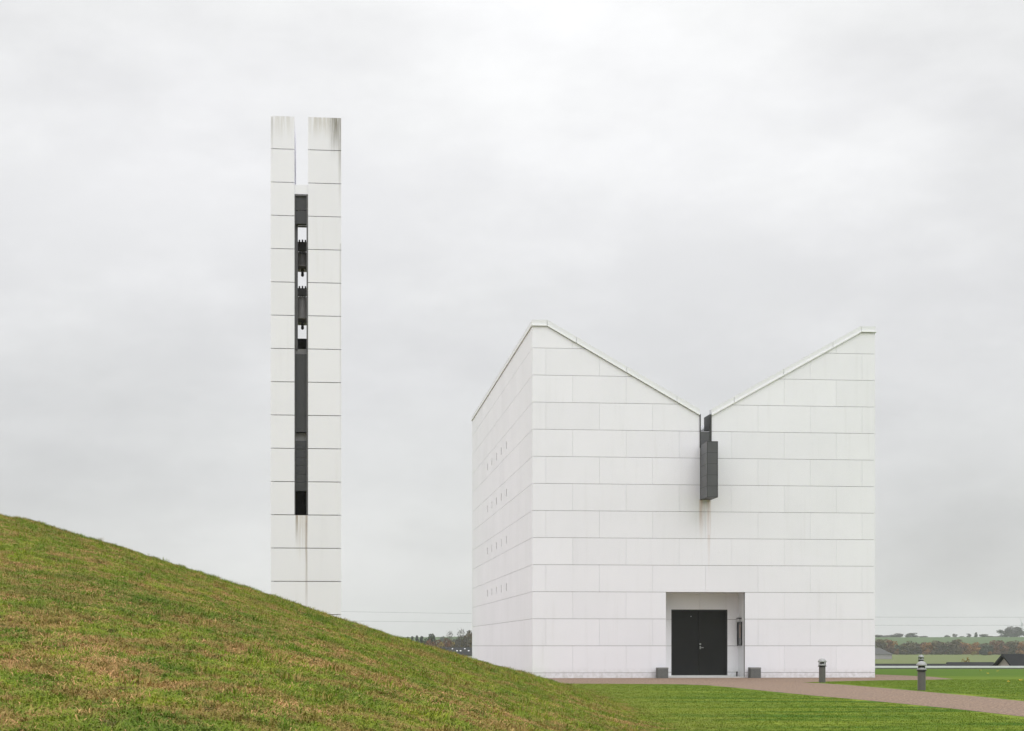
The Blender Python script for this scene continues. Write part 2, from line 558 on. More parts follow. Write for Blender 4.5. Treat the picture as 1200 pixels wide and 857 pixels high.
loop = ragged(low, 0.22) + ragged(upp, 0.22)
PATH = [(p.x, p.y) for p in loop]
bm = bmesh.new()
pv_ = [bm.verts.new((p.x, p.y, 0.005)) for p in loop]
for a, b_, c in tessellate_polygon([[Vector((p.x, p.y, 0)) for p in loop]]):
    f = bm.faces.new((pv_[a], pv_[b_], pv_[c]))
    f.normal_update()
    if f.normal.z < 0: f.normal_flip()
tag(build('gravel_path', bm, M['gravel'], recalc=False), 'pinkish gravel path along the church front and away to the right', kind='structure')


def in_path(x, y):
    c = False
    n = len(PATH)
    for i in range(n):
        (x1, y1), (x2, y2) = PATH[i], PATH[i - 1]
        if (y1 > y) != (y2 > y) and x < (x2 - x1) * (y - y1) / (y2 - y1) + x1: c = not c
    return c


# ------------------------------------------------------------------ grass (uncountable: stuff)
def tuft(name, mat, nb, spread, h0, h1, wid, lean, seed):
    rnd = random.Random(seed)
    vs, fs = [], []
    for k in range(nb):
        a = rnd.uniform(0, 2 * math.pi)
        r = spread * math.sqrt(rnd.random())
        base = Vector((r * math.cos(a), r * math.sin(a), -0.01))
        d = rnd.uniform(0, 2 * math.pi)
        dirn = Vector((math.cos(d), math.sin(d), 0))
        side = Vector((-math.sin(d + rnd.uniform(-1.2, 1.2)), math.cos(d), 0)).normalized()
        h = rnd.uniform(h0, h1)
        ln = lean * rnd.uniform(0.4, 1.3)
        w = wid * rnd.uniform(0.7, 1.3)
        p0, p1, p2 = base, base + dirn * h * ln * 0.35 + Vector((0, 0, h * 0.62)), base + dirn * h * ln + Vector((0, 0, h * (1.0 - 0.25 * ln)))
        i = len(vs)
        vs += [p0 - side * w, p0 + side * w, p1 + side * w * 0.75, p1 - side * w * 0.75, p2]
        fs += [(i, i + 1, i + 2, i + 3), (i + 3, i + 2, i + 4)]
    me = bpy.data.meshes.new(name)
    me.from_pydata([tuple(v) for v in vs], [], fs)
    me.materials.append(mat)
    return bpy.data.objects.new(name, me)


def tuft_collection(name, objs):
    c = bpy.data.collections.new(name)
    for o in objs: c.objects.link(o)
    return c


def scatter(name, me, coll, dens_fn, label, smin_, smax_, seed):
    """a field of tufts on mesh me, density per square metre from dens_fn(x,y,z); geometry nodes"""
    att = me.attributes.new('dens', 'FLOAT', 'POINT')
    att.data.foreach_set('value', [dens_fn(*v.co) for v in me.vertices])
    o = bpy.data.objects.new(name, me)
    COL.objects.link(o)
    ng = bpy.data.node_groups.new(name, 'GeometryNodeTree')
    ng.interface.new_socket('Geometry', in_out='INPUT', socket_type='NodeSocketGeometry')
    ng.interface.new_socket('Geometry', in_out='OUTPUT', socket_type='NodeSocketGeometry')
    L = ng.links
    gi, go = ng.nodes.new('NodeGroupInput'), ng.nodes.new('NodeGroupOutput')
    at_ = ng.nodes.new('GeometryNodeInputNamedAttribute')
    at_.data_type = 'FLOAT'
    at_.inputs['Name'].default_value = 'dens'
    dp = ng.nodes.new('GeometryNodeDistributePointsOnFaces')
    dp.distribute_method = 'RANDOM'
    dp.inputs['Seed'].default_value = seed
    L.new(gi.outputs[0], dp.inputs['Mesh'])
    L.new(at_.outputs[0], dp.inputs['Density'])
    ci = ng.nodes.new('GeometryNodeCollectionInfo')
    ci.inputs['Collection'].default_value = coll
    ci.inputs['Separate Children'].default_value = True
    ci.inputs['Reset Children'].default_value = True
    ip = ng.nodes.new('GeometryNodeInstanceOnPoints')
    ip.inputs['Pick Instance'].default_value = True
    rv = ng.nodes.new('FunctionNodeRandomValue')
    rv.data_type = 'FLOAT_VECTOR'
    rv.inputs[0].default_value = (-0.15, -0.15, 0)
    rv.inputs[1].default_value = (0.15, 0.15, 6.283)
    rr = ng.nodes.new('FunctionNodeRotateRotation')
    rr.rotation_space = 'LOCAL'
    L.new(dp.outputs['Rotation'], rr.inputs[0])
    L.new(rv.outputs[0], rr.inputs[1])
    rs = ng.nodes.new('FunctionNodeRandomValue')
    rs.data_type = 'FLOAT'
    rs.inputs[2].default_value = smin_
    rs.inputs[3].default_value = smax_
    L.new(dp.outputs['Points'], ip.inputs['Points'])
    L.new(ci.outputs[0], ip.inputs['Instance'])
    L.new(rr.outputs[0], ip.inputs['Rotation'])
    L.new(rs.outputs[1], ip.inputs['Scale'])
    L.new(ip.outputs[0], go.inputs[0])
    md = o.modifiers.new('scatter', 'NODES')
    md.node_group = ng
    tag(o, label, kind='stuff')
    return o


def in_view(x, y, m=1.5):
    return y > 9.2 and -0.305 * y - m < x < 0.305 * y + m


def strawness(x, y, z):
    n = noise.fractal(Vector((x * 1.5 + 11, y * 0.8, z)), 0.8, 2.1, 4)
    n2 = noise.noise(Vector((x * 0.22, y * 0.12, 4.4)))
    return sstep(-0.02, 0.26, n + 0.3 * n2)


def near(y):
    return 1.0 if y < 20 else max(0.28, 20.0 / y)


green = tuft_collection('green_tufts', [tuft('grass_tuft', M['blade'], 22, 0.075, 0.022, 0.058, 0.0034, 1.5, s) for s in range(5)])
strawc = tuft_collection('straw_tufts', [tuft('straw_tuft', M['straw'], 20, 0.10, 0.012, 0.032, 0.0030, 2.6, 40 + s) for s in range(4)])
longc = tuft_collection('long_tufts', [tuft('long_grass_tuft', M['blade'], 34, 0.09, 0.05, 0.12, 0.0036, 1.1, 80 + s) for s in range(3)])
lawnc = tuft_collection('lawn_tufts', [tuft('lawn_tuft', M['lawn_blade'], 16, 0.13, 0.012, 0.03, 0.0045, 1.4, 120 + s) for s in range(4)])


def d_green(x, y, z):
    if not in_view(x, y) or z < -0.03: return 0.0
    return 330 * near(y) * (1.0 - 0.55 * strawness(x, y, z)) * (0.55 + 0.9 * sstep(-0.35, 0.4, noise.noise(Vector((x * 1.3, y * 1.3, 8)))))


def d_straw(x, y, z):
    if not in_view(x, y) or z < 0.05: return 0.0
    return near(y) * (60 + 300 * strawness(x, y, z))


def d_long(x, y, z):
    if not in_view(x, y) or z < 0.05: return 0.0
    return 5.0 * sstep(0.25, 0.6, noise.noise(Vector((x * 0.5, y * 0.45, 21.0)))) + 1.6 + 5.0 * sstep(28, 42, y)


scatter('mound_grass', mound_mesh(True, 'mound_grass', lambda x, y, z: in_view(x, y, 2)), green, d_green, 'short green grass growing over the foreground bank', 0.7, 1.35, 3)
scatter('dry_grass', mound_mesh(True, 'dry_grass', lambda x, y, z: in_view(x, y, 2)), strawc, d_straw, 'dry straw coloured clippings lying over the foreground bank', 0.7, 1.5, 5)
scatter('long_grass', mound_mesh(True, 'long_grass', lambda x, y, z: in_view(x, y, 2)), longc, d_long, 'taller lush grass tufts scattered on the foreground bank', 0.5, 1.45, 9)

me = bpy.data.meshes.new('lawn_grass')
gx, gy = frange(1.0, 27, 0.5), frange(26, 74, 0.5)
vs = [(x, y, 0.0) for y in gy for x in gx]
w = len(gx)
fs = []
for j in range(len(gy) - 1):
    for i in range(w - 1):
        x, y = gx[i] + .25, gy[j] + .25
        if not in_view(x, y) or mound_z(x, y) > 0.02 or any(in_path(x + a, y + b_) for a in (-.25, .25) for b_ in (-.25, .25)): continue
        fs.append((j * w + i, j * w + i + 1, (j + 1) * w + i + 1, (j + 1) * w + i))
me.from_pydata(vs, [], fs)
scatter('lawn_grass', me, lawnc, lambda x, y, z: 95 * max(0.35, 30 / y), 'short mown grass blades of the lawn', 0.7, 1.3, 13)

# ------------------------------------------------------------------ church
YAW = math.atan2(43.2, 409.5)
CH = empty('church', (0.907, 76.65, 0.0), YAW)
tag(CH, 'white panelled church with V-shaped butterfly roof and black entrance doors', 'church')
W, LEN, TOP, VAL, FLAT, S0, S1 = 15.6, 32.6, 15.6, 11.74, 0.65, 7.53, 8.07
ROWS = [0.24 + 1.2 * k for k in range(14)]
GV, GH = 0.006, 0.0155
LEFTP = [(0, 0), (S0, 0), (S0, VAL), (FLAT, TOP), (0, TOP)]
RIGHTP = [(S1, 0), (W, 0), (W, TOP), (W - FLAT, TOP), (S1, VAL)]
fn_front = lambda a, z, d: (a, d, z)
fn_left = lambda a, z, d: (d, a, z)
fn_right = lambda a, z, d: (W - d, a, z)
fn_back = lambda a, z, d: (a, LEN - d, z)
REC = (6.0, 9.6, -1.0, 3.84)


def panels(bm, fn, a0, a1, conv_list, holes, offs, d0=0.0, d1=0.05, rows=None, whole_below=None):
    rows = rows or ROWS
    zs = [0.0] + rows
    for k in range(len(zs) - 1):
        z0, z1 = zs[k] + GH / 2, zs[k + 1] - GH / 2
        off = offs[k % 2]
        cuts = [a0]
        x = off - 2.4
        while x < a1:
            if x > a0 + 0.02: cuts.append(x)
            x += 2.4
        cuts.append(a1)
        for c0, c1 in zip(cuts, cuts[1:]):
            g0 = GV / 2 if c0 > a0 else 0
            g1 = GV / 2 if c1 < a1 else 0
            rs = [(c0 + g0, c1 - g1, z0, z1)]
            for h in holes:
                rs = [q for r in rs for q in rect_minus(r, h)]
            for (p0, p1, q0, q1) in rs:
                poly = [(p0, q0), (p1, q0), (p1, q1), (p0, q1)]
                if whole_below is not None and q1 <= whole_below:
                    prism(bm, poly, fn, d0, d1)
                else:
                    for cv in conv_list:
                        pc = clip_convex(poly, cv)
                        if len(pc) >= 3: prism(bm, pc, fn, d0, d1)


# front wall
bm = bmesh.new()
panels(bm, fn_front, 0, W, [LEFTP, RIGHTP], [REC], (0.6, 1.8), whole_below=11.05)
fw = build('front_wall', bm, M['panel'], CH)
bm = bmesh.new()
for r in rect_minus((0.05, W - 0.05, 0, 11.0), (REC[0] + 0.004, REC[1] - 0.004, -1, REC[3])):
    prism(bm, [(r[0], r[2]), (r[1], r[2]), (r[1], r[3]), (r[0], r[3])], fn_front, 0.0505, 0.20)
prism(bm, [(0.05, 11.0), (S0, 11.0), (S0, VAL - .02), (FLAT, TOP - .02), (0.05, TOP - .02)], fn_front, 0.0505, 0.20)
prism(bm, [(S1, 11.0), (W - 0.05, 11.0), (W - 0.05, TOP - .02), (W - FLAT, TOP - .02), (S1, VAL - .02)], fn_front, 0.0505, 0.20)
build('wall_backing', bm, M['backing'], CH)
# long side walls
FULLZ = [(0.0505, 0), (LEN, 0), (LEN, TOP), (0.0505, TOP)]
SLOTS_V = [11.4 + 2.63 * k for k in range(5)]
SLOTS_Z = [4.24, 6.64, 9.04, 11.44]
sholes = [(v - 0.14, v + 0.14, z, z + 0.38) for v in SLOTS_V for z in SLOTS_Z]
for nm, fnx in (('side_wall', fn_left), ('side_wall', fn_right)):
    bm = bmesh.new()
    panels(bm, fnx, 0.0505, LEN, [FULLZ], sholes if fnx is fn_left else [], (1.8, 3.0))
    build(nm, bm, M['panel'], CH)
    bm = bmesh.new()
    rs = [(0.21, LEN - 0.21, 0, TOP - .02)]
    if fnx is fn_left:
        for h in sholes: rs = [q for r in rs for q in rect_minus(r, (h[0] - .002, h[1] + .002, h[2] - .002, h[3] + .002))]
    for r in rs:
        prism(bm, [(r[0], r[2]), (r[1], r[2]), (r[1], r[3]), (r[0], r[3])], fnx, 0.0505, 0.20)
    build('wall_backing', bm, M['backing'], CH)
for (a0, a1, z0, z1) in sholes:                   # recessed slot windows with a pale sill reveal
    bm = bmesh.new()
    prism(bm, [(a0 - .05, z0 - .05), (a1 + .05, z0 - .05), (a1 + .05, z1 + .05), (a0 - .05, z1 + .05)], fn_left, 0.202, 0.23)
    build('slot_window', bm, M['slot'], CH)
# back gable
bm = bmesh.new()
panels(bm, fn_back, 0.0505, W - 0.0505, [LEFTP, RIGHTP], [], (0.6, 1.8), whole_below=11.05)
build('back_wall', bm, M['panel'], CH)
# roof: two slopes down to a valley gutter
bm = bmesh.new()
for sgn in (0, 1):
    pr = [(0.21, TOP - 0.1), (FLAT, TOP - 0.1), (S0 - 0.12, VAL - 0.3), (S0 - 0.12, VAL - 0.5), (FLAT, TOP - 0.35), (0.21, TOP - 0.35)]
    if sgn: pr = [(W - a, z) for a, z in pr]
    prism(bm, pr, fn_front, 0.21, LEN - 0.21)
prism(bm, [(S0 - 0.1, 10.9), (S1 + 0.1, 10.9), (S1 + 0.1, 11.03), (S0 - 0.1, 11.03)], fn_front, 0.22, LEN - 0.21)
build('roof', bm, M['roof'], CH)
# flashing cap along the roof edge, in lengths with open seams
for sgn in (0, 1):
    bm, bl = bmesh.new(), bmesh.new()
    pts = [(-0.02, TOP), (FLAT, TOP)] + [(FLAT + (S0 - FLAT) * t, TOP + (VAL - TOP) * t) for t in (0.19, 0.52, 0.85, 1.0)]
    for i in range(len(pts) - 1):
        (a, za), (b_, zb) = pts[i], pts[i + 1]
        sl = (zb - za) / (b_ - a)
        g = 0.008
        a_, b2 = a + g * (i > 0), b_ - g * (i < len(pts) - 2)
        za_, zb_ = za + sl * (a_ - a), za + sl * (b2 - a)
        hi = 0.28
        top = [(a_, za_ + .03), (b2, zb_ + .03), (b2, zb_ + hi + (0.02 if sl else 0)), (a_, za_ + hi + (0.02 if sl else 0))]
        lip = [(a_, za_ + .012), (b2, zb_ + .012), (b2, zb_ + .062), (a_, za_ + .062)]
        if sgn: top, lip = [(W - p, z) for p, z in top], [(W - p, z) for p, z in lip]
        prism(bm, top, fn_front, -0.035, 0.45)
        prism(bl, lip, fn_front, -0.085, -0.0352)
    cp = build('roof_edge_flashing', bm, M['cap'], CH)
    build('drip_edge', bl, M['cap_lip'], cp)
for fnx in (fn_left, fn_right):
    bm, bl = bmesh.new(), bmesh.new()
    y = 0.452
    while y < LEN:
        y1 = min(LEN + 0.035, y + 3.6)
        prism(bm, [(y, TOP + .03), (y1 - 0.012, TOP + .03), (y1 - 0.012, TOP + .28), (y, TOP + .28)], fnx, -0.02, 0.40)
        y = y1
    prism(bl, [(-0.035, TOP + .012), (LEN + .06, TOP + .012), (LEN + .06, TOP + .062), (-0.035, TOP + .062)], fnx, -0.06, -0.0202)
    cp = build('roof_edge_flashing', bm, M['cap'], CH)
    build('drip_edge', bl, M['cap_lip'], cp)
# entrance recess: reveals, soffit, back wall with the door opening
DEP = 1.29
D0, D1, DZ = 6.5, 9.1, 3.09
bm = bmesh.new()
prism(bm, [(0.21, 0), (DEP, 0), (DEP, 3.84), (0.21, 3.84)], lambda a, z, d: (REC[0] - d, a, z), 0.0, 0.1)
prism(bm, [(0.21, 0), (DEP, 0), (DEP, 3.84), (0.21, 3.84)], lambda a, z, d: (REC[1] + d, a, z), 0.0, 0.1)
prism(bm, [(REC[0], 3.83), (REC[1], 3.83), (REC[1], 3.93), (REC[0], 3.93)], fn_front, 0.21, DEP)
panels(bm, lambda a, z, d: (a, DEP + d, z), REC[0], REC[1], [[(REC[0], 0), (REC[1], 0), (REC[1], 3.829), (REC[0], 3.829)]], [(D0, D1, -1, DZ)], (0.6, 0.6), 0.0, 0.05, rows=[0.24, 1.44, 2.64, 3.84])
build('entrance_recess', bm, M['recess'], CH)
bm = bmesh.new()
box(bm, REC[0] + 0.005, REC[1] - 0.005, -0.02, DEP - 0.01, -0.02, 0.05)
box(bm, D0 + 0.002, D1 - 0.002, DEP - 0.006, DEP + 0.14, 0.051, 0.10)
build('threshold', bm, M['sill'], CH)
DO = empty('entrance_door', (0, 0, 0))
DO.parent = CH
bm = bmesh.new()
box(bm, D0 + .002, D0 + .045, DEP + .01, DEP + .14, 0.101, DZ - .002)
box(bm, D1 - .045, D1 - .002, DEP + .01, DEP + .14, 0.101, DZ - .002)
box(bm, D0 + .046, D1 - .046, DEP + .01, DEP + .14, DZ - .05, DZ - .002)
build('door_frame', bm, M['dark_steel'], DO)
for (a0, a1) in ((D0 + .05, 7.77), (7.778, D1 - .05)):
    bm = bmesh.new()
    box(bm, a0, a1, DEP + .05, DEP + .11, 0.115, DZ - .058, 0.006)
    build('door_leaf', bm, M['door'], DO)
bm = bmesh.new()
box(bm, D0 + .03, D1 - .03, DEP + .15, DEP + .17, 0.0, DZ + .05)
build('door_backing', bm, M['black'], DO)
bm = bmesh.new()
tube(bm, [(7.85, DEP + .05, 1.36), (7.85, DEP - .01, 1.36), (7.99, DEP - .015, 1.355)], 0.017, seg=8)
box(bm, 7.82, 7.88, DEP + .042, DEP + .0495, 1.29, 1.43, 0.004)
build('door_handle', bm, M['steel'], DO)
bm = bmesh.new()
tube(bm, [(7.85, DEP + .0495, 1.52), (7.85, DEP + .025, 1.52)], 0.04, seg=12)
build('door_lock', bm, M['steel'], DO)
bm = bmesh.new()
tube(bm, [(7.42, DEP + .0495, 2.78), (7.42, DEP + .03, 2.78)], 0.02, seg=10)
build('spyhole', bm, M['steel'], DO)
# valley spout: chute liners and the zinc hopper hanging below
HO = empty('rain_hopper', (0, 0, 0))
HO.parent = CH
bm = bmesh.new()
box(bm, S0 + .002, S0 + .045, -0.05, 1.1, 10.30, VAL + .06)
build('chute_cheek', bm, M['zinc_dark'], HO)
bm = bmesh.new()
box(bm, S1 - .10, S1 - .002, -0.05, 1.1, 10.30, VAL + .06)
build('chute_cheek', bm, M['zinc_dark'], HO)
bm = bmesh.new()
box(bm, S0 + .047, S1 - .102, -0.03, 0.02, 10.1, 11.02)
box(bm, S0 + .047, S1 - .102, 0.0205, 1.1, 11.031, 11.05)
build('chute_plate', bm, M['zinc'], HO)
hx0, hx1, hy, hz0, hz1 = 7.56, 8.03, -1.42, 7.98, 10.42
bm = bmesh.new()
prism(bm, [(hx0, -0.003), (hx0, hy), (hx1, hy), (hx1, -0.003)], lambda a, z, d: (a, z, d), hz0, hz1)
build('hopper_box', bm, M['zinc'], HO)
bm = bmesh.new()
for k in range(1, 5):
    z = hz0 + (hz1 - hz0) * k / 5
    box(bm, hx0 - .006, hx1 + .006, hy - .006, -0.01, z - .009, z + .009)
for (x, y) in ((hx0, hy), (hx1, hy)):
    box(bm, x - .012, x + .012, hy - .012, hy + .012, hz0 - .01, hz1 + .01)
box(bm, hx0 - .012, hx0 + .012, -0.03, -0.005, hz0 - .01, hz1 + .4)
for z in (hz0, hz1):
    box(bm, hx0 - .008, hx1 + .008, hy - .009, -0.011, z - .015, z + .013)
build('folded_seam', bm, M['zinc_dark'], HO)
# small fittings on the right reveal
NB = empty('display_case', (0, 0, 0))
NB.parent = CH
bm = bmesh.new()
rx = REC[1]
box(bm, rx - .012, rx - .001, 0.55, 1.20, 1.50, 2.48)
build('notice_sheet', bm, M['glass'], NB)
bm = bmesh.new()
for (y0, y1, z0, z1) in ((0.50, 0.55, 1.45, 2.53), (1.20, 1.25, 1.45, 2.53), (0.551, 1.199, 1.45, 1.50), (0.551, 1.199, 2.48, 2.53)):
    box(bm, rx - .07, rx - .001, y0, y1, z0, z1)
build('case_frame', bm, M['dark_steel'], NB)
bm = bmesh.new()
box(bm, rx - .016, rx - .0125, 0.66, 1.02, 1.80, 2.40)
build('poster', bm, M['paper'], NB)
bm = bmesh.new()
box(bm, rx - .14, rx - .001, 0.62, 1.12, 2.665, 2.71, 0.01)
build('case_lamp', bm, M['dark_steel'], CH)
bm = bmesh.new()
tube(bm, [(rx - .12, 1.05, 0.05), (rx - .12, 1.05, 0.27)], 0.035, seg=10)
build('door_stop', bm, M['dark_steel'], CH)


def ch(u, v, z=0.0):
    c, s = math.cos(YAW), math.sin(YAW)
    return (0.907 + u * c - v * s, 76.65 + u * s + v * c, z)


def stone_block(label):
    r = empty('concrete_block')
    tag(r, label, 'concrete block', 'cube blocks flanking the entrance')
    bm = bmesh.new()
    box(bm, -.235, .235, -.235, .235, 0, .40, 0.012)
    build('block_body', bm, M['block'], r)
    bm = bmesh.new()
    for (x0, x1, y0, y1) in ((-.24, .24, -.24, -.19), (-.24, .24, .19, .24), (-.24, -.19, -.189, .189), (.19, .24, -.189, .189)):
        box(bm, x0, x1, y0, y1, .402, .475, 0.006)
    build('block_rim', bm, M['block_rim'], r)
    bm = bmesh.new()
    box(bm, -.188, .188, -.188, .188, .4005, .44)
    build('block_top', bm, M['black'], r)
    return r


b1 = stone_block('grey concrete cube to the left of the black entrance doors')
b1.location = ch(5.76, -.35); b1.rotation_euler.z = YAW
b2 = copy_tree(b1)
b2['label'] = 'grey concrete cube right of the entrance recess, nearer the path bollard'
b2.location = ch(9.95, -.35); b2.rotation_euler.z = YAW + 0.01

# ------------------------------------------------------------------ bell tower
TW = empty('bell_tower', (-8.70, 62.4, 0.0), YAW)
tag(TW, 'tall narrow white bell tower with a dark vertical slot behind the grassy bank', 'bell tower')
TT, TD, A0, A1, A2 = 20.55, 3.1, 0.85, 1.337, 2.53
TJ = [19.37 - 1.2 * k for k in range(17)][::-1]
ZB = [-0.4] + TJ + [TT]
SB = TJ[5]                                         # slot bottom, z = 6.17


def tower_rects(bm, fn, spans, z0, z1, gap=0.025, d0=0.0, d1=0.12):
    for k in range(len(ZB) - 1):
        a, b_ = max(z0, ZB[k] + (gap / 2 if k else 0)), min(z1, ZB[k + 1] - (gap / 2 if k < len(ZB) - 2 else 0))
        if b_ - a < 0.01: continue
        for (s0, s1) in spans:
            prism(bm, [(s0, a), (s1, a), (s1, b_), (s0, b_)], fn, d0, d1)


bm = bmesh.new()
tower_rects(bm, fn_front, [(0, A0), (A1, A2)], SB, TT)
tower_rects(bm, fn_front, [(0, A2)], -0.4, SB)
build('front_panel', bm, M['tower'], TW)
bm = bmesh.new()
fb = lambda a, z, d: (a, TD - d, z)
tower_rects(bm, fb, [(0, A0), (A1, A2)], 12.9, TT)
tower_rects(bm, fb, [(0, A2)], -0.4, 12.9)
build('back_panel', bm, M['tower'], TW)
bm = bmesh.new()
tower_rects(bm, lambda a, z, d: (d, a, z), [(0.1205, TD - .1205)], -0.4, TT)
build('side_panel', bm, M['tower'], TW)
bm = bmesh.new()
tower_rects(bm, lambda a, z, d: (A2 - d, a, z), [(0.1205, TD - .1205)], -0.4, TT)
build('side_panel', bm, M['tower'], TW)
# the two fins stand free above the crossbar: inner faces
bm = bmesh.new()
prism(bm, [(0.1205, 17.77), (TD - .1205, 17.77), (TD - .1205, TT), (0.1205, TT)], lambda a, z, d: (A0 - d, a, z), 0.0, 0.1)
prism(bm, [(0.1205, 17.77), (TD - .1205, 17.77), (TD - .1205, TT), (0.1205, TT)], lambda a, z, d: (A1 + d, a, z), 0.0, 0.1)
for (a, b_) in ((0.1205, A0 - .1005), (A1 + .1005, A2 - .1205)):
    prism(bm, [(a, TT - .12), (b_, TT - .12), (b_, TT - .02), (a, TT - .02)], fn_front, 0.1205, TD - .1205)
build('fin_wall', bm, M['tower'], TW)
bm = bmesh.new()
box(bm, A0 + .002, A1 - .002, 0.06, TD - .06, 17.77, 18.11)
build('crossbar', bm, M['tower'], TW)
# joint backing behind the panels
bm = bmesh.new()
for (a, b_, z0, z1) in ((0.1205, A0 - .03, SB, 17.76), (A1 + .03, A2 - .1205, SB, 17.76), (0.1205, A2 - .1205, -0.4, SB - .02), (0.1205, A0 - .1005, 17.77, TT - .13), (A1 + .1005, A2 - .1205, 17.77, TT - .13)):
    prism(bm, [(a, z0), (b_, z0), (b_, z1), (a, z1)], fn_front, 0.1205, 0.15)
build('joint_backing', bm, M['tower_joint'], TW)
# dark jambs and shaft
bm = bmesh.new()
for (x0, x1) in ((A0 + .002, A0 + .03), (A1 - .055, A1 - .002)):
    box(bm, x0, x1, 0.02, 0.30, SB + .01, 17.765)
box(bm, A0 + .002, A0 + .115, 0.301, 0.36, 12.2, 17.765)
box(bm, A0 + .031, A1 - .031, 0.03, 0.28, 17.70, 17.765)
build('slot_frame', bm, M['iron'], TW)
bm = bmesh.new()
box(bm, 0.14, A2 - .14, TD - .20, TD - .125, SB - .5, 13.05)      # closed back of the lower shaft
build('shaft_back', bm, M['shaft'], TW)
bm = bmesh.new()
box(bm, A0 - .25, A1 + .25, TD - .19, TD - .125, 17.42, 17.765)
build('louvre_backing', bm, M['shaft'], TW)
for z0, z1 in ((16.71, 17.18), (17.2, 17.69)):
    bm = bmesh.new()
    box(bm, A0 + .032, A1 - .057, 0.10, 0.14, z0, z1)
    build('louvre_panel', bm, M['shaft'], TW)
bm = bmesh.new()
box(bm, 0.16, A2 - .16, 0.35, TD - .22, 12.02, 12.22)
build('landing', bm, M['landing'], TW)
bm = bmesh.new()
box(bm, A0 + .032, A1 - .032, 0.30, TD - .22, 8.88, 9.16)
build('landing', bm, M['landing'], TW)
bm = bmesh.new()
box(bm, A0 + .032, A1 - .032, 0.12, 0.16, 9.18, 12.00)
build('shaft_panel', bm, M['shaft'], TW)
bm = bmesh.new()
for k in range(6):
    z = 7.05 + k * 0.303
    box(bm, A0 + .032, A1 - .032, 0.12, 0.16, z, z + .295)
build('shaft_panel', bm, M['shaft'], TW)
bm = bmesh.new()
box(bm, A0 + .032, A1 - .032, 0.20, 0.24, SB + .012, 7.04)
build('dark_opening_plate', bm, M['black'], TW)  # black plate painting the darkness of the opening at the slot's foot
# bell frame bars
bm = bmesh.new()
for z in (16.93, 17.0):
    box(bm, 0.14, A2 - .14, 1.45, 1.58, z, z + .035)
for x in (0.35, A2 - .35):
    box(bm, x - .05, x + .05, 1.2, 1.9, 12.23, 17.0)
build('bell_frame', bm, M['iron'], TW)


def tw(u, v, z):
    c, s = math.cos(YAW), math.sin(YAW)
    return (-8.70 + u * c - v * s, 62.4 + u * s + v * c, z)


def bell(label, zmouth, hb, rb, zcrown):
    r = empty('bell', tw((A0 + A1) / 2 + 0.02, 1.55, zmouth), YAW)
    tag(r, label, 'bell', 'bells hung in the tower slot')
    bm = bmesh.new()
    prof = [(1.0, 0), (.97, .06), (.84, .2), (.72, .45), (.64, .72), (.56, .88), (.4, .97), (.12, 1.0)]
    lathe(bm, [(rb * a, hb * z) for a, z in prof], 32)
    build('bell_body', bm, M['bronze'], r, smooth=True)
    bm = bmesh.new()
    y0 = hb + .05
    box(bm, -.85, .85, -.10, .10, y0, zcrown - zmouth - .09)
    for k in range(-5, 6):
        box(bm, k * .11 - .028, k * .11 + .028, -.12, .12, zcrown - zmouth - .0895, zcrown - zmouth - .06 + .05 * (1 - abs(k) / 6))
    for k in range(-6, 7):
        box(bm, k * .09 - .028, k * .09 + .028, -.08, .08, hb - .005, y0 - .0005)
    build('headstock', bm, M['iron'], r)
    bm = bmesh.new()
    tube(bm, [(0, 0, hb * .7), (0, 0, -.16)], .05, .05, 10)
    lathe(bm, [(.02, -.28), (.055, -.25), (.055, -.17), (.02, -.14)], 12)
    build('clapper', bm, M['iron'], r)


bell('smaller dark bell in the tower slot, hung above the other bell', 15.38, .62, .50, 16.46)
bell('larger dark bell in the tower slot, hung below the other bell', 13.42, .92, .66, 14.75)


# ------------------------------------------------------------------ lamp bollards
def lamp_bollard():
    r = empty('lamp_bollard')
    tag(r, 'x', 'bollard lamp', 'bollard lamps along the gravel path')
    bm = bmesh.new()
    lathe(bm, [(.128, 0), (.128, .60), (.118, .615)], 28)
    build('post', bm, M['bollard'], r, smooth=False)
    bm = bmesh.new()
    lathe(bm, [(.10, .615), (.165, .63), (.165, .655), (.11, .66)], 28)
    build('collar', bm, M['bollard_dark'], r)
    bm = bmesh.new()
    lathe(bm, [(.145, .661), (.155, .68), (.14, .72), (.08, .755)], 28)
    build('reflector', bm, M['bollard_cap'], r, smooth=True)
    bm = bmesh.new()
    for k in range(4):
        a = k * math.pi / 2 + .6
        tube(bm, [(.13 * math.cos(a), .13 * math.sin(a), .66), (.13 * math.cos(a), .13 * math.sin(a), .82)], .016, seg=6)
    lathe(bm, [(.09, .756), (.09, .80)], 20)
    build('lamp_louvre', bm, M['bollard_dark'], r)
    bm = bmesh.new()
    lathe(bm, [(.155, .795), (.168, .80), (.166, .835), (.14, .885), (.095, .925), (.045, .944), (.01, .95)], 28)
    build('cap', bm, M['bollard_cap'], r, smooth=True)
    return r


bo = lamp_bollard()
bo['label'] = 'grey lamp bollard closest to the camera, beside the gravel path on the right'
bo.location = gpt(1080, 809.4)
for lab, p in (('lamp bollard in front of the church wall at the tip of the grass wedge', gpt(963.5, 800.1)),
               ('distant lamp bollard mostly hidden behind the one closest to the camera', Vector((22.45, 95, 0)))):
    c = copy_tree(bo)
    c['label'] = lab
    c.location = p
    c.rotation_euler.z = random.uniform(0, 1)

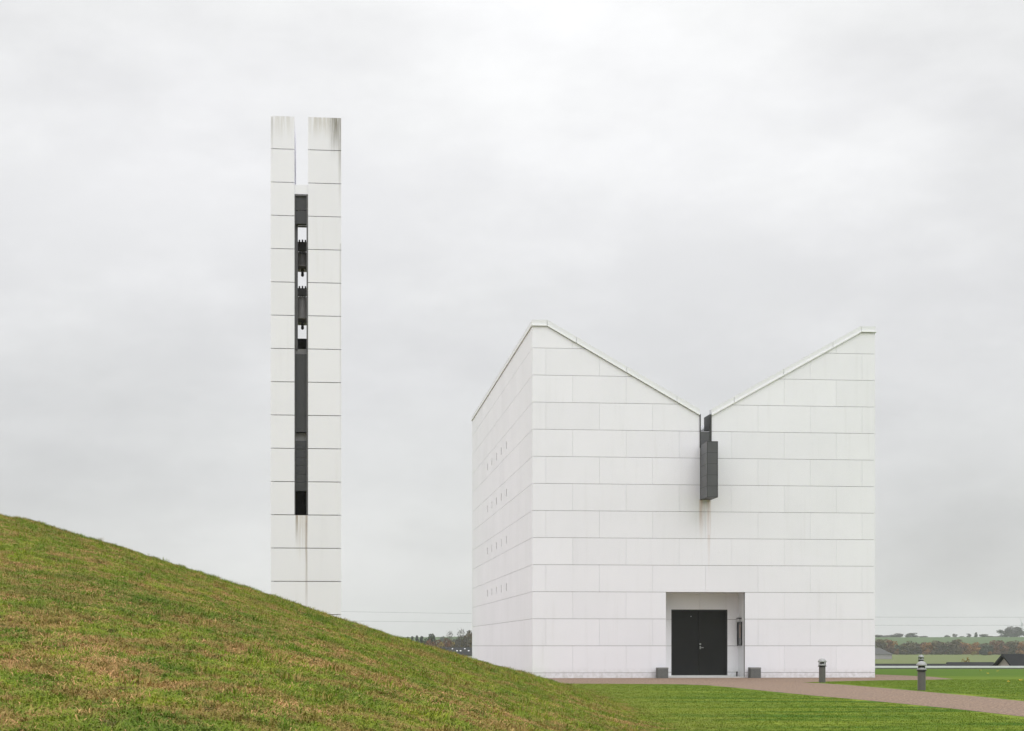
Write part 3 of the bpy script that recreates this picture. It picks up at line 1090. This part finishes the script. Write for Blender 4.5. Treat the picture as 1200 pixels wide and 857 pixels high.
# fallen leaves on the far lawn
lf = None
for (px, py) in ((1057, 783.5), (1069, 784.0), (1112, 783.4), (1118, 783.6), (1135, 783.6), (1158, 784.0), (1157, 789.3), (1182, 799.5), (1196, 797.5), (1149, 786.2), (1169, 786.8), (1095, 783.8)):
    if lf is None:
        bm = bmesh.new()
        ring = [(0.10 * math.cos(t) * (1 + .25 * math.cos(5 * t)), 0.07 * math.sin(t) * (1 + .25 * math.cos(5 * t)), 0.035 + 0.03 * math.cos(2 * t)) for t in [k * math.pi / 10 for k in range(20)]]
        cv = bm.verts.new((0, 0, 0.02))
        rv = [bm.verts.new(p) for p in ring]
        for k in range(20): bm.faces.new((cv, rv[k], rv[(k + 1) % 20]))
        lf = build('fallen_leaf', bm, M['leaf_yellow'])
        tag(lf, 'small yellow fallen leaf lying on the mown lawn at right', 'leaf', 'yellow leaves fallen on the lawn')
        c = lf
    else:
        c = lf.copy()
        COL.objects.link(c)
    c.location = gpt(px, py) + Vector((0, 0, 0.002))
    c.rotation_euler = (random.uniform(-.3, .3), random.uniform(-.3, .3), random.uniform(0, 6))
    c.scale = (0.75, 0.75, 0.75)

# low white wall at the end of the churchyard
WL = empty('low_wall', (0, 108, 0))
tag(WL, 'long low white churchyard wall at the far edge of the lawn', 'wall')
bm = bmesh.new()
for k in range(-14, 24):
    box(bm, k * 4.0 + .006, k * 4.0 + 3.994, 0.03, 0.33, -0.3, 0.06)
build('wall_base', bm, M['backing'], WL)
bm = bmesh.new()
for k in range(-14, 24):
    box(bm, k * 4.0 + .006, k * 4.0 + 3.994, 0.0, 0.36, 0.0605, 0.18, 0.01)
build('coping', bm, M['kerb_wall'], WL)


# ------------------------------------------------------------------ houses beyond
def house(name, label, cat, x, y, rz, L_, D_, zridge, zeave, wall, roof, hip=0.0, ov=0.4, lights=()):
    g = land_z(x, y)
    r = empty(name, (x, y, g), rz)
    tag(r, label, cat)
    ze, zr = zeave - g, zridge - g
    bm = bmesh.new()
    hl = L_ / 2
    if hip: box(bm, -hl, hl, -D_ / 2, D_ / 2, -.5, ze)
    else:
        prism(bm, [(-D_ / 2, -.5), (D_ / 2, -.5), (D_ / 2, ze), (0, zr - .12), (-D_ / 2, ze)], lambda a, z, d: (d, a, z), -hl, hl)
    build('wall', bm, wall, r)
    bm = bmesh.new()
    sl = (zr - ze) / (D_ / 2)
    t = 0.22
    if hip:
        e0, e1 = ze - ov * sl + .02, zr
        b_ = [bm.verts.new(p) for p in ((-hl - ov, -D_ / 2 - ov, e0), (hl + ov, -D_ / 2 - ov, e0), (hl + ov, D_ / 2 + ov, e0), (-hl - ov, D_ / 2 + ov, e0))]
        a, c = bm.verts.new((-hl + hip, 0, e1)), bm.verts.new((hl - hip, 0, e1))
        bm.faces.new((b_[0], b_[1], c, a)); bm.faces.new((b_[2], b_[3], a, c)); bm.faces.new((b_[1], b_[2], c)); bm.faces.new((b_[3], b_[0], a)); bm.faces.new(b_[::-1])
    else:
        for s in (-1, 1):
            prism(bm, [(0, zr), (s * (D_ / 2 + ov), ze - ov * sl), (s * (D_ / 2 + ov), ze - ov * sl + t), (0, zr + t)], lambda a, z, d: (d, a, z), -hl - ov, hl + ov)
    rf = build('roof', bm, roof, r)
    for (u, w_, sx, sy) in lights:               # roof windows on the near slope: u along, w down the slope
        bm = bmesh.new()
        yy, zz = -w_, zr - w_ * sl + t
        pts = [(u - sx / 2, yy + sy / 2, zz + sy / 2 * sl + .06), (u + sx / 2, yy + sy / 2, zz + sy / 2 * sl + .06), (u + sx / 2, yy - sy / 2, zz - sy / 2 * sl + .06), (u - sx / 2, yy - sy / 2, zz - sy / 2 * sl + .06)]
        A = [bm.verts.new(p) for p in pts]
        B = [bm.verts.new((p[0], p[1], p[2] - .12)) for p in pts]
        bm.faces.new(A); bm.faces.new(B[::-1])
        for k in range(4): bm.faces.new((A[k], B[k], B[(k + 1) % 4], A[(k + 1) % 4]))
        build('roof_window', bm, M['skylight'], rf)
    return r


p = at(1030, 766, 800)
house('house', 'grey roofed pale farmhouse showing just past the right corner of the church', 'house', p.x - 8, 800, 0.05, 26, 9, at(0, 759.3, 800).z, at(0, 766.2, 800).z, M['wall_pale'], M['tile_grey'], hip=4.5, ov=.5)
p = at(1174.7, 769, 180)
house('house', 'black gabled house roof rising over the low wall at far right', 'house', p.x + 6.0, 182.5, 0.36, 12, 8.5, p.z, p.z - 3.2, M['wall_pink'], M['tile_dark'])
p = at(1137, 777.4, 250)
house('shed', 'low dark flat shed roof just behind the white wall at right', 'shed', p.x, 250, 0.02, 6.0, 5, at(0, 777.8, 250).z, at(0, 777.8, 250).z - 1.0, M['shed'], M['tile_dark'])
p = at(1100, 779.8, 215)
house('shed', 'long dark shed roof barely showing above the white wall behind the bollards', 'shed', p.x - 2.5, 215, 0.0, 14.5, 6, at(0, 780.0, 215).z, at(0, 780.0, 215).z - 1.2, M['shed'], M['tile_dark'])
p = at(560, 764, 450)
lights = [(-8.1, 0.9, .32, .34), (-4.9, 0.9, .32, .34), (-6.9, 2.1, .38, .38), (-6.0, 2.1, .38, .38), (-3.9, 2.1, .38, .38)]
house('house', 'dark roofed house with small white roof windows left of the church', 'house', p.x + 1.5, 450, 0.03, 22, 8, at(0, 759.8, 450).z, at(0, 767.6, 450).z, M['skylight'], M['tile_dark'], lights=lights)


# ------------------------------------------------------------------ trees
def crown_mesh(kind, seed, n):
    rnd = random.Random(seed)
    lobes = []
    if kind == 'round':
        for k in range(9):
            a = rnd.uniform(0, 6.28)
            rr = rnd.uniform(0.0, 0.30)
            lobes.append((Vector((rr * math.cos(a), rr * math.sin(a), rnd.uniform(0.12, 0.80))), rnd.uniform(0.13, 0.22)))
        lobes.append((Vector((0, 0, 0.45)), 0.34))
        for k in range(4): lobes.append((Vector((rnd.uniform(-.2, .2), rnd.uniform(-.2, .2), rnd.uniform(.05, .2))), 0.16))
    elif kind == 'conifer':
        for k in range(11):
            z = 0.10 + 0.085 * k
            lobes.append((Vector((rnd.uniform(-.02, .02), rnd.uniform(-.02, .02), z)), 0.30 * (1 - z) + 0.03))
    elif kind == 'bare':
        for k in range(10):
            a = rnd.uniform(0, 6.28)
            rr = rnd.uniform(0.1, 0.40)
            lobes.append((Vector((rr * math.cos(a), rr * math.sin(a), rnd.uniform(0.45, 0.85))), rnd.uniform(0.12, 0.2)))
    elif kind == 'bush':
        for k in range(8):
            a = rnd.uniform(0, 6.28)
            rr = rnd.uniform(0.0, 0.32)
            lobes.append((Vector((rr * math.cos(a), rr * math.sin(a), rnd.uniform(0.12, 0.72))), rnd.uniform(0.16, 0.27)))
    vs, fs = [], []
    for k in range(n):
        c, r = rnd.choice(lobes)
        d = Vector((rnd.gauss(0, 1), rnd.gauss(0, 1), rnd.gauss(0, 1))).normalized() * r * (0.55 + 0.5 * rnd.random() ** 0.5)
        p = c + d
        if p.z < 0.03: p.z = 0.03 + rnd.random() * .05
        s = (0.030 if kind != 'bare' else 0.016) * rnd.uniform(0.6, 1.5)
        nrm = (d.normalized() + Vector((rnd.gauss(0, .6), rnd.gauss(0, .6), rnd.gauss(0, .6)))).normalized()
        a = nrm.cross(Vector((0, 0, 1)))
        if a.length < .05: a = Vector((1, 0, 0))
        a.normalize()
        b_ = nrm.cross(a)
        i = len(vs)
        vs += [tuple(p - a * s - b_ * s * .6), tuple(p + a * s - b_ * s * .8), tuple(p + a * s * .8 + b_ * s), tuple(p - a * s * .9 + b_ * s * .7)]
        fs.append((i, i + 1, i + 2, i + 3))
    me = bpy.data.meshes.new('crown')
    me.from_pydata(vs, [], fs)
    return me


def trunk_mesh(seed):
    rnd = random.Random(seed)
    bm = bmesh.new()
    tube(bm, [(0, 0, -.03), (0.006, 0, .25), (0, .008, .5), (.012, 0, .74)], .026, .007, 7)
    for k in range(7):
        z = rnd.uniform(.22, .55)
        a = rnd.uniform(0, 6.28)
        e = Vector((math.cos(a) * rnd.uniform(.2, .34), math.sin(a) * rnd.uniform(.2, .34), z + rnd.uniform(.15, .35)))
        tube(bm, [(0, 0, z), (e.x * .5, e.y * .5, z + (e.z - z) * .6), tuple(e)], .010, .003, 5)
    me = bpy.data.meshes.new('trunk')
    bm.to_mesh(me)
    bm.free()
    me.materials.append(M['bark'])
    return me


CR = {}
for kind, n, cnt in (('round', 1500, 4), ('conifer', 1300, 2), ('bare', 620, 2), ('bush', 1300, 3)):
    for s in range(cnt):
        CR[kind, s] = crown_mesh(kind, 300 + 17 * s + len(kind), n)
TR = [trunk_mesh(500 + s) for s in range(3)]
_cm = {}


def tree(name, label, group, px, ytop, d, colr, kind='round', wpx=None, variant=0, ybase=None, cat='tree'):
    p = at(px, ytop, d)
    g = land_z(p.x, d)
    h = p.z - g
    r = empty(name, (p.x, d, g - .05), random.uniform(0, 6.28))
    wid = (wpx / F * d) / 0.80 if wpx else h
    r.scale = (wid, wid, h / 0.97)
    key = (kind, variant % sum(1 for k in CR if k[0] == kind), colr)
    if key not in _cm:
        me = CR[key[0], key[1]].copy()
        me.materials.append(FOL[colr])
        _cm[key] = me
    c = bpy.data.objects.new('crown', _cm[key])
    COL.objects.link(c); c.parent = r
    t = bpy.data.objects.new('trunk', TR[variant % 3])
    COL.objects.link(t); t.parent = r
    tag(r, label, cat, group)
    return r


ORD = ['first', 'second', 'third', 'fourth', 'fifth', 'sixth', 'seventh', 'eighth', 'ninth', 'tenth', 'eleventh', 'twelfth', 'thirteenth', 'fourteenth', 'fifteenth', 'sixteenth', 'seventeenth',
       'eighteenth', 'nineteenth', 'twentieth', 'twenty-first', 'twenty-second', 'twenty-third', 'twenty-fourth', 'twenty-fifth', 'twenty-sixth']
belt = [(1028, 748.6, 'olive brown', 15), (1037, 748.8, 'rust brown', 14), (1044, 751.5, 'orange', 9), (1051, 760.0, 'orange', 5), (1056, 755.2, 'dark green', 12), (1064, 753.2, 'olive brown', 13), (1072, 751.4, 'olive brown', 13),
        (1080, 751.8, 'rust brown', 12), (1086, 752.8, 'orange', 11), (1093, 751.6, 'rust brown', 13), (1101, 750.8, 'olive brown', 13), (1108, 751.8, 'rust brown', 12), (1117, 748.6, 'olive brown', 14),
        (1125, 752.5, 'rust brown', 12), (1133, 752.8, 'orange', 12), (1142, 751.8, 'orange', 12), (1150, 753.2, 'olive brown', 12), (1157, 755.4, 'dark green', 12), (1165, 750.6, 'rust brown', 14), (1173, 749.4, 'rust brown', 15),
        (1182, 751.5, 'olive brown', 12), (1190, 750.2, 'olive brown', 13), (1198, 752.0, 'orange', 12), (1207, 750.0, 'olive brown', 14)]
# trees in front of the belt's own line, extending a little past both frame edges
vis = 0
for k, (px, yt, colr, w_) in enumerate(belt):
    tree('tree', f'{colr} autumn tree in the distant belt, {ORD[k]} from the church', 'trees in the distant belt right of the church', px, yt, 890 + (k * 37) % 26, colr, 'round', w_ * 1.5, k)
for k, px in enumerate((1015, 1003, 1220, 1232, 985, 968, 948, 925, 905, 880, 862, 838, 815, 790, 762, 740, 712, 688, 660, 636, 610, 585, 1246, 1262, 1280)):
    tree('tree', 'brownish autumn tree of the distant belt hidden behind the church or frame edge', 'trees in the distant belt out of sight', px, 750.5 + k % 3, 900, ('olive brown', 'olive brown', 'rust brown')[k % 3] if k > 3 else 'olive brown', 'round', 15 + k % 4, k)
for k, (px, yt, colr, w_, lab) in enumerate(((1150.5, 759.6, 'dark green', 13, 'dark green bush standing in front of the right half of the tree belt'), (1141.5, 763.0, 'yellow', 6, 'small bright yellow bush at the foot of the tree belt'),
                                           (1160, 763.2, 'orange', 7, 'low orange scrub at the right foot of the tree belt'))):
    tree('bush', lab, None, px, yt, 872, colr, 'bush', w_, k, cat='bush')
tree('bush', 'yellow brown bush behind the dark shed roof at right', None, 1131.5, 769.8, 262, 'yellow', 'bush', 7.5, 1, cat='bush')
tree('bush', 'thin brown shrub between the shed and the black gabled house', None, 1162, 774.0, 268, 'olive brown', 'bush', 4, 2, cat='bush')
hz = [(1027, 744.0, 12, 'dark green'), (1037, 744.5, 10, 'grey'), (1046, 743.6, 9, 'dark green'), (1055, 742.0, 9, 'grey'), (1067.5, 741.5, 11, 'dark green'), (1078, 745.5, 6, 'grey'), (1085, 745.3, 6, 'grey'),
      (1110, 744.2, 6, 'dark green'), (1119, 742.6, 4.5, 'grey'), (1127, 745.5, 5, 'dark green'), (1135.5, 742.4, 4, 'grey'), (1143.5, 740.6, 3.5, 'dark green'), (1151, 743.0, 9, 'dark green'), (1160, 745.2, 7, 'olive brown'),
      (1167, 745.6, 5, 'rust brown'), (1178, 736.0, 13, 'dark green'), (1187, 733.6, 14, 'grey'), (1195, 735.2, 12, 'dark green'), (1205, 736.6, 14, 'grey'), (1172, 745.4, 5, 'rust brown')]
CN = {'grey': 'pale leafless', 'dark green': 'dark leafy', 'olive brown': 'dull brown', 'rust brown': 'rusty'}
for k, (px, yt, w_, colr) in enumerate(sorted(hz)):
    tree('tree', f'{CN[colr]} tree on the hill skyline right of the church, {ORD[k]} from the church', 'skyline trees right of the church', px, yt, 1560, colr, 'round' if k % 3 else 'bush', w_ * 1.5, k)
lt = [(478, 747.5, 7, 'conifer', 'conifer', 'dark spruce, leftmost of those over the bank', 650), (483, 746.8, 6, 'conifer', 'conifer', 'dark spruce second from left over the bank', 660), (488.5, 745.9, 6, 'conifer', 'conifer', 'dark spruce third from left over the bank', 640),
      (494, 746.6, 7, 'conifer', 'conifer', 'dark spruce beside the tall dark tree over the bank', 650), (503.5, 741.4, 12, 'dark green', 'round', 'tall dark pointed tree above the bank left of the church', 600),
      (500, 748.5, 11, 'rust brown', 'round', 'reddish brown tree under the tall dark tree', 570), (508, 750.0, 11, 'rust brown', 'round', 'brown tree between the dark tree and the yellow tree', 580),
      (517.5, 750.5, 10, 'yellow', 'round', 'yellow topped tree left of the dark roofed house', 560), (519, 745.2, 7, 'dark green', 'bush', 'small dark tree on the skyline above the yellow tree', 1200),
      (526, 746.6, 10, 'rust brown', 'round', 'rust red tree between the two yellow trees', 585), (531, 739.8, 12, 'grey', 'bare', 'bare grey tree against the sky left of the church', 640),
      (534.5, 750.4, 12, 'yellow', 'round', 'yellow green tree above the roof with white windows', 560), (544.5, 737.4, 14, 'grey', 'bare', 'tall half bare tree close to the church corner', 520),
      (541, 744.5, 12, 'olive brown', 'round', 'brown tree beneath the half bare tree', 540), (549, 739.0, 13, 'olive brown', 'round', 'olive brown tree touching the left edge of the church', 530),
      (556, 740.0, 14, 'olive brown', 'round', 'brown tree hidden behind the church corner', 545), (525, 755, 12, 'olive brown', 'bush', 'brown shrub directly over the dark roofed house', 520), (512, 756, 11, 'olive brown', 'bush', 'brown shrub low over the bank below the yellow topped tree', 530)]
for k, (px, yt, w_, colr, kind, lab, d) in enumerate(lt):
    tree('tree', lab, 'trees above the bank left of the church', px, yt, d, colr, kind, w_ * (1.45 if kind != 'conifer' else 2.6), k)

# ------------------------------------------------------------------ wind turbine
g = land_z(at(1197.6, 0, 1900).x, 1900)
hub = at(1197.6, 732.0, 1900)
WT = empty('wind_turbine', (hub.x, 1900, g))
tag(WT, 'small grey wind turbine on the far right skyline', 'wind turbine')
hz_ = hub.z - g
bm = bmesh.new(); lathe(bm, [(.9, -1), (.45, hz_)], 12); build('tower_mast', bm, M['turbine'], WT)
bm = bmesh.new(); box(bm, -.7, .7, -1.6, 2.4, hz_ - .1, hz_ + 1.3, .2); build('nacelle', bm, M['turbine'], WT)
for k in range(3):
    a = R(115 + 120 * k)
    bm = bmesh.new()
    dx, dz = math.cos(a), math.sin(a)
    tube(bm, [(0, -1.8, hz_ + .6), (dx * 3, -1.8, hz_ + .6 + dz * 3), (dx * 8.5, -1.8, hz_ + .6 + dz * 8.5)], .42, .12, 6)
    build('rotor_blade', bm, M['turbine'], WT)

# ------------------------------------------------------------------ power lines
for (x0, ymin, kk, lab) in ((1140, 723.5, 1.22e-5, 'upper thin power cable crossing the sky behind the church'), (1150, 733.0, 9.4e-6, 'lower thin power cable crossing the sky behind the church')):
    bm = bmesh.new()
    tube(bm, [tuple(at(px, ymin - kk * (px - x0) ** 2, 420)) for px in range(-260, 1561, 52)], 0.030, seg=5)
    tag(build('power_cable', bm, M['cable']), lab, 'power cable', 'power cables behind the church')

# ------------------------------------------------------------------ air
bm = bmesh.new()
box(bm, -3000, 3000, -120, 3050, -14, 60)
hz_o = build('haze', bm, None)
m = bpy.data.materials.new('pale_air')
m.use_nodes = True
nt = m.node_tree
nt.nodes.clear()
out = nt.nodes.new('ShaderNodeOutputMaterial')
pv = nt.nodes.new('ShaderNodeVolumePrincipled')
pv.inputs['Color'].default_value = (0.93, 0.95, 0.97, 1)
pv.inputs['Density'].default_value = 0.00018
pv.inputs['Anisotropy'].default_value = 0.0
nt.links.new(pv.outputs[0], out.inputs['Volume'])
hz_o.data.materials.append(m)
tag(hz_o, 'thin pale autumn haze', kind='stuff')

# ------------------------------------------------------------------ sky and sun (overcast; soft sun behind the cloud, behind the camera's right shoulder)
BACK, WEST = 1.03, 1.27
SUN_EL, SUN_AZ = R(46), R(158)                    # azimuth clockwise from +Y
wd = bpy.data.worlds.new('World')
SC.world = wd
wd.use_nodes = True
nt = wd.node_tree
L = nt.links
bg = nt.nodes['Background']
sky = nt.nodes.new('ShaderNodeTexSky')
sky.sky_type = 'NISHITA'
sky.sun_disc = False
sky.sun_elevation = SUN_EL
sky.sun_rotation = SUN_AZ
tc = N(nt, 'ShaderNodeTexCoord')
sp = N(nt, 'ShaderNodeSeparateXYZ')
L.new(tc.outputs['Generated'], sp.inputs[0])
D_ = tc.outputs['Generated']
n1 = tex_noise(nt, D_, 3.2, 7, 0.52, sc=(1.0, 1.0, 2.4), loc=(0.35, 0.2, 0.5))
n2 = tex_noise(nt, D_, 9.0, 8, 0.58, sc=(1.0, 1.0, 2.2), loc=(4.1, 1.3, 2.2))
cl = math_n(nt, 'ADD', math_n(nt, 'MULTIPLY', n1, 0.55), math_n(nt, 'MULTIPLY', n2, 0.45))
val = maprange(nt, cl, 0.36, 0.64, -0.08, 0.08)
# broad brighter and darker banks of the cloud deck: (x, z) direction, width, height, amount
for (cx_, cz_, sx_, sz_, amp) in ((0.02, 0.36, 0.13, 0.075, 0.20), (0.06, 0.25, 0.16, 0.08, 0.05), (-0.20, 0.245, 0.11, 0.05, 0.085), (0.14, 0.285, 0.06, 0.05, 0.06), (0.25, 0.06, 0.11, 0.035, -0.17), (0.25, 0.15, 0.06, 0.03, -0.03),
                                  (-0.26, 0.09, 0.07, 0.03, -0.09), (-0.22, 0.15, 0.10, 0.03, -0.03), (-0.13, 0.047, 0.09, 0.018, 0.07), (-0.05, 0.04, 0.05, 0.012, 0.04), (0.27, 0.31, 0.05, 0.07, -0.05)):
    qx = math_n(nt, 'POWER', math_n(nt, 'MULTIPLY', math_n(nt, 'SUBTRACT', sp.outputs[0], cx_), 1 / sx_), 2.0)
    qz = math_n(nt, 'POWER', math_n(nt, 'MULTIPLY', math_n(nt, 'SUBTRACT', sp.outputs[2], cz_), 1 / sz_), 2.0)
    g_ = math_n(nt, 'POWER', 2.718, math_n(nt, 'MULTIPLY', math_n(nt, 'ADD', qx, qz), -1.0))
    g_ = math_n(nt, 'MULTIPLY', g_, math_n(nt, 'GREATER_THAN', sp.outputs[1], 0.0))
    val = math_n(nt, 'ADD', val, math_n(nt, 'MULTIPLY', g_, amp))
val = math_n(nt, 'ADD', val, 1.0)
# the deck thickens with height: brighter overhead, as under any overcast sky
lay = ramp(nt, [(0.0, (0.345,) * 3), (0.05, (0.350,) * 3), (0.13, (0.350,) * 3), (0.20, (0.390,) * 3), (0.26, (0.415,) * 3), (0.36, (0.402,) * 3), (0.62, (0.66,) * 3), (1.0, (0.84,) * 3)])
L.new(sp.outputs[2], lay.inputs[0])
bwl = N(nt, 'ShaderNodeRGBToBW')
L.new(lay.outputs[0], bwl.inputs[0])
back = maprange(nt, sp.outputs[1], 0.5, -0.9, 1.0, BACK)
west = maprange(nt, sp.outputs[0], -0.32, -0.85, 1.0, WEST)
val = math_n(nt, 'MULTIPLY', math_n(nt, 'MULTIPLY', val, bwl.outputs[0]), math_n(nt, 'MULTIPLY', back, west))
tint = mixc(nt, maprange(nt, n1, 0.35, 0.65), (1.002, 1.0, 1.010), (1.0, 1.002, 1.0))
vm = nt.nodes.new('ShaderNodeVectorMath')
vm.operation = 'SCALE'
L.new(tint, vm.inputs[0])
L.new(math_n(nt, 'MULTIPLY', val, 21.3), vm.inputs['Scale'])
colr = mixc(nt, 0.06, vm.outputs[0], sky.outputs[0])
L.new(colr, bg.inputs['Color'])
bg.inputs['Strength'].default_value = 0.1

sl = bpy.data.lights.new('sun', 'SUN')
sl.energy = 0.75
sl.angle = R(35)
sl.color = (1.0, 0.99, 0.98)
so = bpy.data.objects.new('sun', sl)
COL.objects.link(so)
dirv = Vector((math.sin(SUN_AZ) * math.cos(SUN_EL), math.cos(SUN_AZ) * math.cos(SUN_EL), math.sin(SUN_EL)))
so.rotation_euler = dirv.to_track_quat('Z', 'Y').to_euler()
so.location = (20, -20, 40)

# ------------------------------------------------------------------ camera
cam = bpy.data.cameras.new('camera')
cam.sensor_fit = 'HORIZONTAL'
cam.sensor_width = 36.0
cam.lens = 36.0 * F / 1200.0
cam.shift_x = 0.0
cam.shift_y = (HY - 857 / 2) / 1200.0
cam.clip_start = 0.1
cam.clip_end = 12000
co = bpy.data.objects.new('camera', cam)
COL.objects.link(co)
co.location = (0, 0, EYE)
co.rotation_euler = (R(90), 0, 0)
SC.camera = co

vs_ = SC.view_settings
vs_.view_transform = 'Standard'
vs_.look = 'None'
vs_.exposure = 0.0
vs_.gamma = 1.0
vs_.use_curve_mapping = False
SC.render.resolution_x, SC.render.resolution_y = 1024, 731
SC.cycles.max_bounces = 6
SC.cycles.volume_bounces = 1
SC.cycles.use_denoising = True
